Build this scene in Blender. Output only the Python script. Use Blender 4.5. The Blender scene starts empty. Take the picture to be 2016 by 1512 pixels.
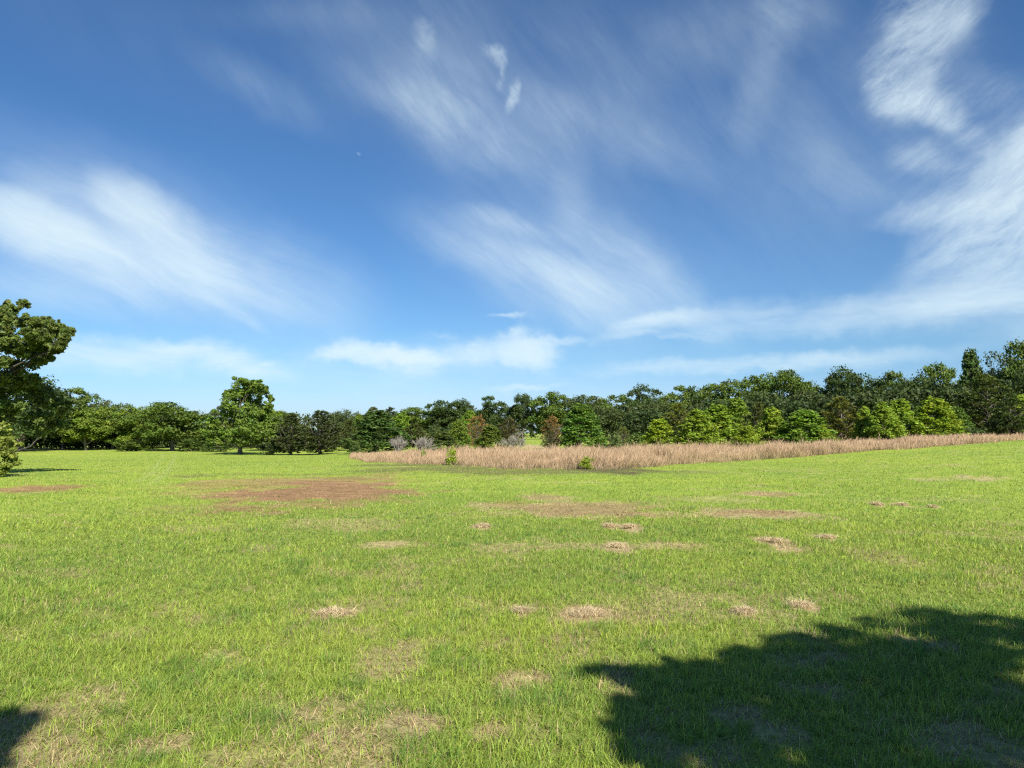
import bpy, math
import numpy as np
from mathutils import Vector, Matrix

# ------------------------------------------------------------------ camera, world, sun, exposure
S = bpy.context.scene
COL = S.collection
F = 1398.0                      # focal length in photograph pixels (2016 wide)
EYE = 1.65
PITCH = math.atan(96 / F)

cam_d = bpy.data.cameras.new('camera')
cam_d.sensor_width = 36.0
cam_d.lens = F / 2016 * 36.0
cam_d.clip_start = 0.05
cam_d.clip_end = 6000
cam = bpy.data.objects.new('camera', cam_d)
COL.objects.link(cam)
cam.location = (0, 0, EYE)
cam.rotation_euler = (math.pi / 2 + PITCH, 0, 0)
S.camera = cam

SUN_EL = math.radians(40)
SUN_AZ = math.radians(153)      # clockwise from +Y, the way the camera looks
sun_vec = np.array([math.sin(SUN_AZ) * math.cos(SUN_EL), math.cos(SUN_AZ) * math.cos(SUN_EL), math.sin(SUN_EL)])
sun_d = bpy.data.lights.new('sun', 'SUN')
sun_d.energy = 5.0
sun_d.angle = math.radians(0.53)
sun_d.color = (1.0, 0.94, 0.84)
sun = bpy.data.objects.new('sun', sun_d)
COL.objects.link(sun)
sun.rotation_euler = Vector(sun_vec).to_track_quat('Z', 'Y').to_euler()
sun.location = (20, -40, 60)

S.view_settings.view_transform = 'Standard'
S.view_settings.look = 'None'
S.view_settings.exposure = 0.9
S.view_settings.gamma = 1.0
S.render.engine = 'CYCLES'
S.cycles.use_denoising = False
S.cycles.max_bounces = 6
S.cycles.diffuse_bounces = 3
S.cycles.transmission_bounces = 4
S.cycles.transparent_max_bounces = 4
S.cycles.pixel_filter_type = 'BLACKMAN_HARRIS'
S.cycles.filter_width = 1.25


def pix_dir(px, py):
    x = (px - 1008) / F
    u = (756 - py) / F
    v = np.array([x, math.cos(PITCH) - u * math.sin(PITCH), math.sin(PITCH) + u * math.cos(PITCH)])
    return v / np.linalg.norm(v)


def azel(px, py):
    d = pix_dir(px, py)
    return math.atan2(d[0], d[1]), math.asin(d[2])


SKY_STRENGTH = 0.057
world = bpy.data.worlds.new('World')
S.world = world
world.use_nodes = True


def build_world():
    nt = world.node_tree
    N, L = nt.nodes, nt.links
    N.clear()
    out = N.new('ShaderNodeOutputWorld')
    bg = N.new('ShaderNodeBackground')
    bg.inputs['Strength'].default_value = SKY_STRENGTH
    L.new(bg.outputs[0], out.inputs[0])
    sky = N.new('ShaderNodeTexSky')
    sky.sky_type = 'NISHITA'
    sky.sun_disc = False
    sky.sun_elevation = SUN_EL
    sky.sun_rotation = SUN_AZ
    sky.air_density = 1.0
    sky.dust_density = 0.35
    sky.ozone_density = 2.2
    sky.altitude = 100
    hs = N.new('ShaderNodeHueSaturation')
    hs.inputs['Saturation'].default_value = 1.12
    hs.inputs['Value'].default_value = 1.0
    L.new(sky.outputs[0], hs.inputs['Color'])
    tint = N.new('ShaderNodeMix')
    tint.data_type = 'RGBA'
    tint.blend_type = 'MULTIPLY'
    tint.inputs[0].default_value = 1.0
    tint.inputs[7].default_value = (0.68, 0.93, 1.15, 1)
    L.new(hs.outputs[0], tint.inputs[6])

    def math_n(op, a, b=None, c=None):
        n = N.new('ShaderNodeMath')
        n.operation = op
        for i, v in enumerate((a, b, c)):
            if v is None:
                continue
            if isinstance(v, (int, float)):
                n.inputs[i].default_value = v
            else:
                L.new(v, n.inputs[i])
        return n.outputs[0]

    tc = N.new('ShaderNodeTexCoord')
    sep = N.new('ShaderNodeSeparateXYZ')
    L.new(tc.outputs['Generated'], sep.inputs[0])
    az = math_n('ARCTAN2', sep.outputs[0], sep.outputs[1])
    el = math_n('ARCSINE', sep.outputs[2])
    com = N.new('ShaderNodeCombineXYZ')
    L.new(az, com.inputs[0])
    L.new(el, com.inputs[1])
    P0 = com.outputs[0]

    def warp(P, scale, amp, detail=3.0):
        n = N.new('ShaderNodeTexNoise')
        n.inputs['Scale'].default_value = scale
        n.inputs['Detail'].default_value = detail
        L.new(P, n.inputs['Vector'])
        s = N.new('ShaderNodeVectorMath')
        s.operation = 'SUBTRACT'
        s.inputs[1].default_value = (0.5, 0.5, 0.5)
        L.new(n.outputs['Color'], s.inputs[0])
        m = N.new('ShaderNodeVectorMath')
        m.operation = 'MULTIPLY_ADD'
        L.new(s.outputs[0], m.inputs[0])
        m.inputs[1].default_value = (amp, amp, 0)
        L.new(P, m.inputs[2])
        return m.outputs[0]

    Pw = warp(warp(P0, 5.0, 0.03, 2.0), 16.0, 0.03, 5.0)
    Pd = warp(warp(P0, 9.0, 0.03, 3.0), 34.0, 0.022, 6.0)
    Plow = warp(warp(P0, 16.0, 0.03, 3.0), 60.0, 0.014, 5.0)

    def group(blobs, streak_angle, along, across, lo, hi, P, seed, detail=7.0, rough=0.6, erode=None, fibre=0.75):
        acc = None
        for (cx, cy, rx, ry, ang, amp) in blobs:
            a0, e0 = azel(cx, cy)
            c, s_ = math.cos(math.radians(ang)), math.sin(math.radians(ang))
            a1, e1 = azel(cx + 4 * c, cy + 4 * s_)
            a2, e2 = azel(cx - 4 * s_, cy + 4 * c)
            u1, v1, u2, v2 = (a1 - a0) / 4, (e1 - e0) / 4, (a2 - a0) / 4, (e2 - e0) / 4
            mp = N.new('ShaderNodeMapping')
            mp.vector_type = 'TEXTURE'
            mp.inputs['Location'].default_value = (a0, e0, 0)
            mp.inputs['Rotation'].default_value = (0, 0, math.atan2(v1, u1))
            area = abs(u1 * v2 - v1 * u2)
            l1 = math.hypot(u1, v1)
            mp.inputs['Scale'].default_value = (1.5 * rx * l1, 1.5 * ry * area / l1, 1)
            L.new(P, mp.inputs['Vector'])
            g = N.new('ShaderNodeTexGradient')
            g.gradient_type = 'SPHERICAL'
            L.new(mp.outputs[0], g.inputs[0])
            sm = N.new('ShaderNodeMapRange')
            sm.interpolation_type = 'SMOOTHSTEP'
            L.new(g.outputs['Fac'], sm.inputs['Value'])
            acc = math_n('MULTIPLY_ADD', sm.outputs[0], amp * 1.0, acc if acc is not None else 0.0)
        mx_, my_ = np.mean([b[0] for b in blobs]), np.mean([b[1] for b in blobs])
        a0, e0 = azel(mx_, my_)
        a1, e1 = azel(mx_ + 4 * math.cos(math.radians(streak_angle)), my_ + 4 * math.sin(math.radians(streak_angle)))
        mp = N.new('ShaderNodeMapping')
        mp.inputs['Rotation'].default_value = (0, 0, -math.atan2(e1 - e0, a1 - a0))
        mp.inputs['Scale'].default_value = (1, 1, 1)
        L.new(P0, mp.inputs['Vector'])
        # wiggle then stretch along the streak
        mp2 = N.new('ShaderNodeMapping')
        mp2.inputs['Scale'].default_value = (along, across, 1)
        mp2.inputs['Location'].default_value = (seed * 3.7, seed * 1.9, seed)
        Pk = warp(warp(mp.outputs[0], 6.0, 0.05, 4.0), 45.0, 0.007, 6.0)
        L.new(Pk, mp2.inputs['Vector'])
        n = N.new('ShaderNodeTexNoise')
        n.inputs['Scale'].default_value = 1.0
        n.inputs['Detail'].default_value = detail
        n.inputs['Roughness'].default_value = rough
        L.new(mp2.outputs[0], n.inputs['Vector'])
        if erode:
            v = math_n('MULTIPLY_ADD', math_n('SUBTRACT', n.outputs['Fac'], 0.5), erode, acc)
            st = N.new('ShaderNodeMapRange')
            st.interpolation_type = 'SMOOTHSTEP'
            st.inputs['From Min'].default_value = lo
            st.inputs['From Max'].default_value = hi
            L.new(v, st.inputs['Value'])
            # never any cloud where no patch was placed
            return math_n('MULTIPLY', st.outputs[0], math_n('MINIMUM', math_n('MULTIPLY', acc, 3.0), 1.2))
        mr = N.new('ShaderNodeMapRange')
        mr.inputs['From Min'].default_value = 0.28
        mr.inputs['From Max'].default_value = 0.72
        mr.inputs['To Min'].default_value = lo
        mr.inputs['To Max'].default_value = hi
        mr.clamp = False
        L.new(n.outputs['Fac'], mr.inputs['Value'])
        # fine fibres running along the streak
        mp3 = N.new('ShaderNodeMapping')
        mp3.inputs['Scale'].default_value = (along * 2.2, across * 6.0, 1)
        mp3.inputs['Location'].default_value = (seed * 1.3, seed * 5.1, seed)
        L.new(Pk, mp3.inputs['Vector'])
        n3 = N.new('ShaderNodeTexNoise')
        n3.inputs['Scale'].default_value = 1.0
        n3.inputs['Detail'].default_value = 8
        n3.inputs['Roughness'].default_value = 0.74
        L.new(mp3.outputs[0], n3.inputs['Vector'])
        fib = math_n('MULTIPLY_ADD', n3.outputs['Fac'], 2.0 * fibre, 1.0 - fibre)
        return math_n('MAXIMUM', math_n('MULTIPLY', math_n('MULTIPLY', acc, mr.outputs[0]), fib), 0.0)

    A = [(60, 445, 190, 54, 22, .62), (200, 505, 190, 52, 20, .5), (265, 410, 90, 46, 46, .42), (340, 475, 150, 60, 38, .62), (440, 530, 140, 52, 25, .5), (320, 560, 220, 50, 18, .34),
         (0, 400, 110, 40, 25, .3), (580, 540, 170, 70, 22, .2), (100, 560, 220, 50, 8, .3), (455, 608, 80, 14, 30, .35), (150, 430, 180, 80, 20, .24), (560, 590, 160, 50, 20, .16),
         (280, 490, 380, 150, 22, .2)]
    B = [(1060, 520, 180, 90, 30, .28), (1000, 436, 90, 24, 16, .36), (1170, 585, 120, 55, 32, .34), (1230, 500, 140, 70, 50, .22),
         (1125, 390, 40, 80, 0, .18), (1310, 570, 160, 44, 42, .2), (940, 480, 160, 50, 20, .18), (1090, 570, 160, 60, 20, .22), (1120, 520, 330, 150, 25, .14)]
    Cc = [(870, 210, 130, 90, 50, .24), (950, 270, 160, 50, 30, .26), (780, 190, 140, 44, 25, .12), (838, 90, 22, 44, -20, .16), (930, 220, 300, 120, 25, .1),
          (520, 180, 150, 44, 28, .12), (1150, 240, 180, 70, 15, .13), (1510, 120, 44, 170, 14, .2), (1400, 60, 140, 80, 0, .12),
          (1290, 300, 130, 44, 25, .11), (600, 30, 260, 40, 0, .05), (1620, 320, 160, 70, 60, .13), (1560, 30, 100, 60, 0, .16), (1700, 360, 110, 50, 30, .12)]
    C2 = [(972, 108, 30, 16, 35, .36), (990, 145, 9, 28, 20, .2), (1012, 186, 12, 32, 24, .46), (835, 72, 20, 24, 0, .2), (705, 303, 3, 4, -30, .2)]
    D = [(1820, 30, 86, 80, 22, .5), (1775, 140, 66, 90, 12, .6), (1790, 200, 90, 44, 22, .42), (1860, 240, 90, 30, 36, .45), (1800, 110, 110, 150, 14, .2),
         (1890, 10, 44, 70, 22, .3), (1990, 300, 140, 36, -35, .42), (1990, 400, 200, 60, -25, .5), (1870, 412, 140, 28, -8, .45),
         (1960, 465, 170, 56, -18, .45), (1820, 320, 70, 34, 20, .26), (1940, 190, 70, 50, 0, .18), (2100, 350, 150, 200, 0, .6), (1950, 540, 200, 70, -14, .3), (1900, 330, 200, 120, -20, .12)]
    E = [(1560, 624, 330, 34, -3, .34), (1285, 636, 90, 18, -10, .5), (1850, 600, 260, 46, -10, .26), (1960, 545, 210, 60, -12, .2),
         (1290, 661, 100, 7, 0, .3), (240, 704, 200, 36, 3, .6), (340, 690, 60, 14, 8, .3), (430, 702, 80, 24, 5, .4), (60, 690, 120, 26, 5, .35), (480, 716, 100, 28, 12, .5), (1500, 715, 330, 18, -3, .5),
         (1030, 766, 70, 6, -3, .35), (900, 785, 700, 40, 0, .12), (2100, 620, 220, 60, 0, .4), (800, 715, 420, 50, 0, .2)]
    G = [(730, 690, 95, 28, 4, .8), (640, 702, 70, 16, -14, .5), (810, 706, 70, 16, 6, .6), (950, 692, 150, 34, -6, .55), (1035, 676, 44, 48, 50, .55),
         (1130, 668, 60, 13, 0, .42), (1000, 622, 50, 8, -5, .4), (525, 711, 34, 9, 0, .45), (800, 730, 80, 36, 0, .35), (1060, 710, 50, 36, 0, .4), (880, 660, 50, 10, 0, .25)]
    V = [(1100, 130, 700, 220, 10, .05), (1500, 350, 600, 250, 20, .05), (350, 120, 400, 100, 25, .02)]
    dens = group(A, 27, 2.2, 8.0, 0.3, 1.5, Pw, 1.0, 7.0, 0.6, None, 0.6)
    for args in ((B, 34, 3.0, 10.0, 0.2, 1.2, Pw, 2.0, 7.0, 0.6, None, 0.6), (Cc, 48, 4.0, 8.0, 0.08, 1.25, Pw, 3.0), (C2, 55, 26.0, 40.0, -0.2, 1.7, Plow, 4.0),
                 (D, -33, 6.0, 14.0, -0.05, 1.6, Pd, 5.0, 10.0, 0.7), (E, 0, 5.0, 26.0, 0.2, 1.7, Plow, 6.0, 7.0, 0.6, None, 0.4),
                 (G, 5, 16.0, 30.0, -0.05, 1.3, Plow, 7.0, 9.0, 0.68, 1.4), (V, 55, 2.2, 5.0, -0.2, 2.0, Pw, 8.0)):
        dens = math_n('ADD', dens, group(*args))
    lowm = N.new('ShaderNodeMapRange')
    lowm.interpolation_type = 'SMOOTHSTEP'
    lowm.inputs['From Min'].default_value = 0.0
    lowm.inputs['From Max'].default_value = 0.13
    L.new(el, lowm.inputs['Value'])
    tc2 = N.new('ShaderNodeMix')
    tc2.data_type = 'RGBA'
    tc2.inputs[6].default_value = (0.64, 0.84, 1.32, 1)
    tc2.inputs[7].default_value = (0.68, 0.93, 1.15, 1)
    L.new(lowm.outputs[0], tc2.inputs[0])
    L.new(tc2.outputs[2], tint.inputs[7])
    # thin veil everywhere
    fac = math_n('SUBTRACT', 1.0, math_n('POWER', 2.718, math_n('MULTIPLY', dens, -1.3)))
    cloud = N.new('ShaderNodeRGB')
    cloud.outputs[0].default_value = (0.435 / SKY_STRENGTH, 0.518 / SKY_STRENGTH, 0.553 / SKY_STRENGTH, 1)
    mix = N.new('ShaderNodeMix')
    mix.data_type = 'RGBA'
    L.new(fac, mix.inputs[0])
    L.new(tint.outputs[2], mix.inputs[6])
    L.new(cloud.outputs[0], mix.inputs[7])
    L.new(mix.outputs[2], bg.inputs['Color'])


build_world()

# ------------------------------------------------------------------ numpy helpers


def smooth(a, b, x):
    t = np.clip((np.asarray(x, float) - a) / (b - a), 0, 1)
    return t * t * (3 - 2 * t)


def vnoise(x, y, seed=0):
    xi = np.floor(x).astype(np.int64)
    yi = np.floor(y).astype(np.int64)
    fx, fy = x - xi, y - yi
    fx = fx * fx * (3 - 2 * fx)
    fy = fy * fy * (3 - 2 * fy)

    def h(i, j):
        n = (i * 374761393 + j * 668265263 + seed * 974711) & 0x7fffffff
        n = ((n ^ (n >> 13)) * 1274126177) & 0x7fffffff
        n = n ^ (n >> 16)
        return (n & 0xffff) / 65535.0
    a, b = h(xi, yi), h(xi + 1, yi)
    c, d = h(xi, yi + 1), h(xi + 1, yi + 1)
    return (a + (b - a) * fx) * (1 - fy) + (c + (d - c) * fx) * fy


def fbm(x, y, seed=0, oct=4):
    s, a, t = 0, 1.0, 0
    x, y = np.asarray(x, float), np.asarray(y, float)
    for i in range(oct):
        s = s + a * vnoise(x * 2 ** i + 17.3 * i, y * 2 ** i - 9.1 * i, seed + i)
        t += a
        a *= 0.55
    return s / t


def terrain(x, y):
    x, y = np.asarray(x, float), np.asarray(y, float)
    r = np.hypot(x, y)
    az = np.degrees(np.arctan2(x, y))
    z = -1.45 * smooth(-4, -17, az) * smooth(22, 115, r)
    z = z + 1.1 * smooth(15, 37, az) * smooth(16, 60, r)
    z = z + (fbm(x / 5, y / 5, 3, 3) - 0.5) * 0.10 * smooth(2, 8, r)
    z = z + (fbm(x / 0.8, y / 0.8, 13, 4) - 0.5) * 0.09 * (1 - smooth(14, 40, r))
    return z


def tz(x, y):
    return float(terrain(np.array([x]), np.array([y]))[0])


def px2ground(px, py):
    d = pix_dir(px, py)
    t = np.geomspace(2, 600, 1500)
    z = EYE + d[2] * t - terrain(d[0] * t, d[1] * t)
    i = int(np.argmax(z < 0)) if (z < 0).any() else len(t) - 1
    return d[0] * t[i], d[1] * t[i]


def at(px, dist):
    """ground point under a picture column at a given distance along the view"""
    return (px - 1008) / F * dist, dist


def mesh_np(name, V, Q, C=None, smooth_shade=False):
    V = np.ascontiguousarray(V, np.float32)
    Q = np.ascontiguousarray(Q, np.int32)
    me = bpy.data.meshes.new(name)
    k = Q.shape[1]
    me.vertices.add(len(V))
    me.vertices.foreach_set('co', V.ravel())
    me.loops.add(Q.size)
    me.loops.foreach_set('vertex_index', Q.ravel())
    me.polygons.add(len(Q))
    me.polygons.foreach_set('loop_start', np.arange(0, Q.size, k, dtype=np.int32))
    if smooth_shade:
        me.polygons.foreach_set('use_smooth', np.ones(len(Q), bool))
    me.update(calc_edges=True)
    if C is not None:
        C = np.asarray(C, np.float32)
        if C.ndim == 1:
            C = np.repeat(C[:, None], 3, 1)
        ca = me.color_attributes.new('Col', 'FLOAT_COLOR', 'POINT')
        ca.data.foreach_set('color', np.concatenate([C, np.ones((len(C), 1), np.float32)], 1).ravel())
    return me


def obj(name, me, mat=None, parent=None):
    o = bpy.data.objects.new(name, me)
    COL.objects.link(o)
    if mat is not None and me is not None and not me.materials:
        me.materials.append(mat)
    o.parent = parent
    return o


def tag(o, label=None, cat=None, group=None, kind=None):
    if label:
        o['label'] = label
    if cat:
        o['category'] = cat
    if group:
        o['group'] = group
    if kind:
        o['kind'] = kind
    return o


def unit(v):
    return v / np.maximum(np.linalg.norm(v, axis=-1, keepdims=True), 1e-9)


# ------------------------------------------------------------------ materials


def leaf_material(name, transl=0.3, rough=0.55, use_obj=True, gloss=0.25, tint=(1.0, 1.0, 0.75)):
    m = bpy.data.materials.new(name)
    m.use_nodes = True
    N, L = m.node_tree.nodes, m.node_tree.links
    N.clear()
    out = N.new('ShaderNodeOutputMaterial')
    at_ = N.new('ShaderNodeAttribute')
    at_.attribute_name = 'Col'
    col = at_.outputs['Color']
    if use_obj:
        oi = N.new('ShaderNodeObjectInfo')
        mx = N.new('ShaderNodeMix')
        mx.data_type = 'RGBA'
        mx.blend_type = 'MULTIPLY'
        mx.inputs[0].default_value = 1
        L.new(oi.outputs['Color'], mx.inputs[6])
        L.new(col, mx.inputs[7])
        col = mx.outputs[2]
    p = N.new('ShaderNodeBsdfPrincipled')
    p.inputs['Roughness'].default_value = rough
    p.inputs['Specular IOR Level'].default_value = gloss
    L.new(col, p.inputs['Base Color'])
    t = N.new('ShaderNodeBsdfTranslucent')
    tm = N.new('ShaderNodeMix')
    tm.data_type = 'RGBA'
    tm.blend_type = 'MULTIPLY'
    tm.inputs[0].default_value = 1
    tm.inputs[7].default_value = (*tint, 1)
    L.new(col, tm.inputs[6])
    L.new(tm.outputs[2], t.inputs[0])
    ms = N.new('ShaderNodeMixShader')
    ms.inputs[0].default_value = transl
    L.new(p.outputs[0], ms.inputs[1])
    L.new(t.outputs[0], ms.inputs[2])
    L.new(ms.outputs[0], out.inputs[0])
    return m


def bark_material(name, c1, c2, scale=6.0):
    m = bpy.data.materials.new(name)
    m.use_nodes = True
    N, L = m.node_tree.nodes, m.node_tree.links
    p = N['Principled BSDF']
    p.inputs['Roughness'].default_value = 0.9
    tc = N.new('ShaderNodeTexCoord')
    mp = N.new('ShaderNodeMapping')
    mp.inputs['Scale'].default_value = (3, 3, 0.6)
    L.new(tc.outputs['Object'], mp.inputs[0])
    n = N.new('ShaderNodeTexNoise')
    n.inputs['Scale'].default_value = scale
    n.inputs['Detail'].default_value = 6
    L.new(mp.outputs[0], n.inputs['Vector'])
    r = N.new('ShaderNodeValToRGB')
    r.color_ramp.elements[0].position = 0.35
    r.color_ramp.elements[0].color = (*c1, 1)
    r.color_ramp.elements[1].position = 0.65
    r.color_ramp.elements[1].color = (*c2, 1)
    L.new(n.outputs['Fac'], r.inputs[0])
    L.new(r.outputs[0], p.inputs['Base Color'])
    b = N.new('ShaderNodeBump')
    b.inputs['Strength'].default_value = 0.6
    L.new(n.outputs['Fac'], b.inputs['Height'])
    L.new(b.outputs[0], p.inputs['Normal'])
    return m


M_LEAF = leaf_material('leaf_foliage', 0.3)
M_NEEDLE = leaf_material('needle_foliage', 0.2, 0.6)
M_GRASS = leaf_material('grass_blades', 0.42, 0.5, use_obj=False, gloss=0.22)
M_STRAW = leaf_material('straw_blades', 0.25, 0.6, use_obj=False, gloss=0.2, tint=(1, 1, 1))
M_BARK = bark_material('grey_bark', (0.07, 0.055, 0.042), (0.2, 0.17, 0.14))
M_DARK = bark_material('dark_bark', (0.02, 0.017, 0.013), (0.07, 0.06, 0.05))
M_PALE = bark_material('pale_bark', (0.25, 0.22, 0.18), (0.45, 0.41, 0.35))
M_DEAD = bark_material('weathered_dead_wood', (0.17, 0.155, 0.125), (0.36, 0.33, 0.28))

# ------------------------------------------------------------------ ground masks, in world metres
# (picture column, picture row, half width, half height, strength) -> ellipse lying on the ground


def ellipses(rows):
    res = []
    for (px, py, rx, ry, s) in rows:
        x, y = px2ground(px, py)
        _, yn = px2ground(px, py + ry)
        _, yf = px2ground(px, py - ry)
        res.append((x, y, rx * y / F, max((yf - yn) / 2, 0.05), s))
    return res


STRAW = ellipses([(1120, 1002, 190, 15, .62), (1070, 980, 60, 9, .5), (1500, 1012, 120, 9, .7), (1515, 972, 65, 7, .7), (1925, 943, 62, 7, .7),
                  (1835, 945, 40, 5, .5), (785, 1072, 75, 10, .7), (1005, 1077, 65, 9, .5), (1240, 1078, 130, 7, .6), (650, 1035, 120, 14, .4),
                  (1200, 1012, 110, 9, .5), (1800, 985, 200, 6, .2), (1420, 985, 90, 7, .35), (960, 995, 50, 7, .5),
                  (1050, 1340, 100, 26, .65), (820, 1430, 75, 33, .75), (965, 1445, 55, 26, .7), (160, 1385, 90, 32, .4), (60, 1490, 110, 42, .6),
                  (330, 1470, 55, 22, .6), (650, 1462, 55, 30, .65), (1215, 1335, 60, 30, .5), (765, 1295, 60, 28, .5), (1640, 1295, 60, 18, .65),
                  (1780, 1262, 40, 12, .6), (1850, 1272, 45, 14, .6), (1430, 1405, 70, 25, .6), (1530, 1440, 50, 25, .5), (600, 1505, 240, 40, .4),
                  (1350, 1490, 90, 30, .5), (1620, 1360, 80, 18, .5), (450, 1225, 60, 14, .4), (240, 1250, 60, 16, .3), (1480, 1207, 40, 8, .5),
                  (1230, 1215, 40, 10, .4), (980, 1270, 50, 14, .4), (90, 1130, 80, 10, .25), (1250, 1215, 200, 14, .25), (720, 1190, 120, 14, .3),
                  (450, 1040, 160, 14, .25), (1045, 879, 34, 4, .9), (1185, 874, 20, 3, .7), (70, 886, 50, 2, .7)])
THATCH = ellipses([(640, 962, 190, 25, 1.0), (560, 955, 130, 18, .7), (440, 953, 110, 16, .62), (700, 945, 130, 10, .7), (700, 983, 90, 8, .6), (70, 963, 105, 8, .9),
                   (1520, 1010, 70, 7, .65), (1120, 1002, 170, 13, .5), (1010, 993, 60, 8, .45), (1240, 1014, 90, 7, .5), (1430, 1012, 60, 6, .5), (1075, 978, 50, 7, .4), (1510, 972, 50, 6, .45)])
SOIL = ellipses([(980, 925, 270, 8, .62), (1190, 924, 110, 8, .85), (1100, 928, 160, 6, .6), (790, 916, 110, 4, .6), (560, 935, 200, 3, .35), (390, 937, 50, 3, .5), (1225, 1330, 40, 16, .35),
                 (1345, 930, 90, 4, .35)])
LUSH = ellipses([(660, 908, 60, 6, .8), (1700, 960, 250, 20, .5), (1800, 1080, 260, 60, .4)])


HAY = [
    (655, 1211, 32, 'double heap of pale dry hay left of the centre, in the nearer turf'),
    (1158, 1212, 36, 'curved heap of dry hay above the tip of the big shadow'),
    (1026, 1207, 18, 'small heap of dry hay between the double and the curved heap'),
    (1576, 1195, 20, 'pinkish heap of dry hay just above the big shadow'),
    (1467, 1208, 16, 'little hay heap left of the pinkish heap'),
    (1523, 1067, 26, 'lone flat heap of hay at the middle right'),
    (1628, 1060, 14, 'small hay heap right of the lone flat heap'),
    (949, 1038, 14, 'small hay heap below the left end of the straw coloured strip'),
    (1201, 1038, 14, 'left one of two small hay heaps below the straw coloured strip'),
    (1240, 1039, 18, 'right one of two small hay heaps below the straw coloured strip'),
    (1216, 1078, 22, 'hay heap in the thin straw line at the middle'),
    (1726, 994, 12, 'tiny hay heap at the right, nearest to the dark straw strip'),
    (1774, 995, 14, 'tiny pale hay streak in the right of the field'),
    (1836, 999, 8, 'tiniest hay heap in the right of the field'),
]
STRAW += ellipses([(h[0], h[1], h[2] * 1.5, h[2] * 0.5, .9) for h in HAY])


def mask(E, x, y, edge, seed, sc=0.45):
    out = np.zeros(len(x))
    n = (fbm(x / sc, y / sc, seed, 4) - 0.5) * edge
    n2 = (fbm(x / (sc * 4), y / (sc * 4), seed + 9, 3) - 0.5) * edge
    for (cx, cy, ax, ay, s) in E:
        d = np.hypot((x - cx) / ax, (y - cy) / ay)
        out = np.maximum(out, s * (1 - smooth(0.55, 1.25, d + n + n2)))
    return np.clip(out, 0, 1)


TRACKS = []
for pts in (((322, 893), (318, 903), (309, 914), (306, 924), (300, 934)), ((345, 893), (342, 903), (338, 914), (330, 926), (322, 936)),
            ((300, 934), (270, 950)), ((322, 936), (300, 952))):
    TRACKS.append([px2ground(*p) for p in pts])


def track_mask(x, y):
    out = np.zeros(len(x))
    for pl in TRACKS:
        for (ax, ay), (bx, by) in zip(pl[:-1], pl[1:]):
            dx, dy = bx - ax, by - ay
            t = np.clip(((x - ax) * dx + (y - ay) * dy) / (dx * dx + dy * dy), 0, 1)
            d = np.hypot(x - ax - t * dx, (y - ay - t * dy))
            out = np.maximum(out, 1 - smooth(0.08, 0.26, d))
    return out


# outline of the tall dry grass: near edge in picture columns/rows, then depth behind it
SEDGE_NEAR = [(690, 903), (720, 911), (800, 915), (900, 918), (1000, 923), (1100, 925), (1190, 924.5), (1250, 921.5), (1310, 917), (1360, 914), (1410, 911.5), (1460, 909), (1540, 903),
              (1620, 896), (1700, 890), (1800, 884), (1900, 876), (1960, 871), (2020, 866), (2120, 862)]
SE_AZ, SE_R = [], []
for p in SEDGE_NEAR:
    gx, gy = px2ground(*p)
    SE_AZ.append(math.degrees(math.atan2(gx, gy)))
    SE_R.append(math.hypot(gx, gy))
SE_AZ, SE_R = np.array(SE_AZ), np.array(SE_R)


def sedge_depth(x, y):
    """metres behind the near edge of the tall grass (negative in front of it)"""
    az = np.degrees(np.arctan2(x, y))
    r = np.hypot(x, y)
    rn = np.interp(az, SE_AZ, SE_R, left=1e4, right=SE_R[-1])
    rn = rn + (fbm(x / 2.2, y / 2.2, 77, 3) - 0.5) * 2.6 + (fbm(x / 0.7, y / 0.7, 78, 2) - 0.5) * 1.6
    return r - rn, az


# albedos
GREEN_A = np.array([0.372, 0.460, 0.066])
GREEN_B = np.array([0.186, 0.308, 0.054])
YELLOW = np.array([0.42, 0.43, 0.12])
STRAW_C = np.array([0.52, 0.405, 0.225])
THATCH_C = np.array([0.255, 0.158, 0.078])
SOIL_C = np.array([0.085, 0.06, 0.042])


def dry_field(x, y):
    """0..1 how dead the turf is"""
    r = np.hypot(x, y)
    st = mask(STRAW, x, y, 1.5, 11, 0.3)
    bg = 0.6 * fbm(x / 1.3, y / 1.3, 31, 4) + 0.4 * fbm(x / 0.4, y / 0.4, 32, 3)
    near = 1 - smooth(4.2, 9.0, r)
    st = np.maximum(st, smooth(0.57 - 0.04 * near, 0.70, bg) * (0.35 + 0.3 * near))
    return st


def ground_color(x, y):
    n = fbm(x / 6, y / 6, 5, 4)[:, None]
    m = fbm(x / 0.35, y / 0.35, 6, 3)[:, None]
    c = GREEN_B * 0.75 + (GREEN_A - GREEN_B) * (0.6 * n + 0.5 * m)
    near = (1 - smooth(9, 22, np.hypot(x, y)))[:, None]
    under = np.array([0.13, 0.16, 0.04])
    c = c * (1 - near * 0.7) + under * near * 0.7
    d = dry_field(x, y)[:, None]
    c = c * (1 - d) + STRAW_C * (0.55 + 0.35 * m) * d
    t = mask(THATCH, x, y, 1.1, 21, 0.6)[:, None]
    c = c * (1 - t) + THATCH_C * (0.35 + 0.6 * m + 0.75 * fbm(x / 1.6, y / 0.3, 23, 4)[:, None]) * t
    s = mask(SOIL, x, y, 1.3, 41, 0.8)[:, None]
    c = c * (1 - s) + SOIL_C * (0.7 + 0.6 * m) * s
    k = track_mask(x, y)[:, None]
    c = c * (1 - 0.3 * k) + np.array([0.30, 0.34, 0.12]) * 0.3 * k
    sd, _ = sedge_depth(x, y)
    b = (smooth(0.3, 2.2, sd) * (1 - smooth(16, 22, sd)))[:, None]
    c = c * (1 - b) + np.array([0.16, 0.115, 0.07]) * b
    return c


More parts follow.
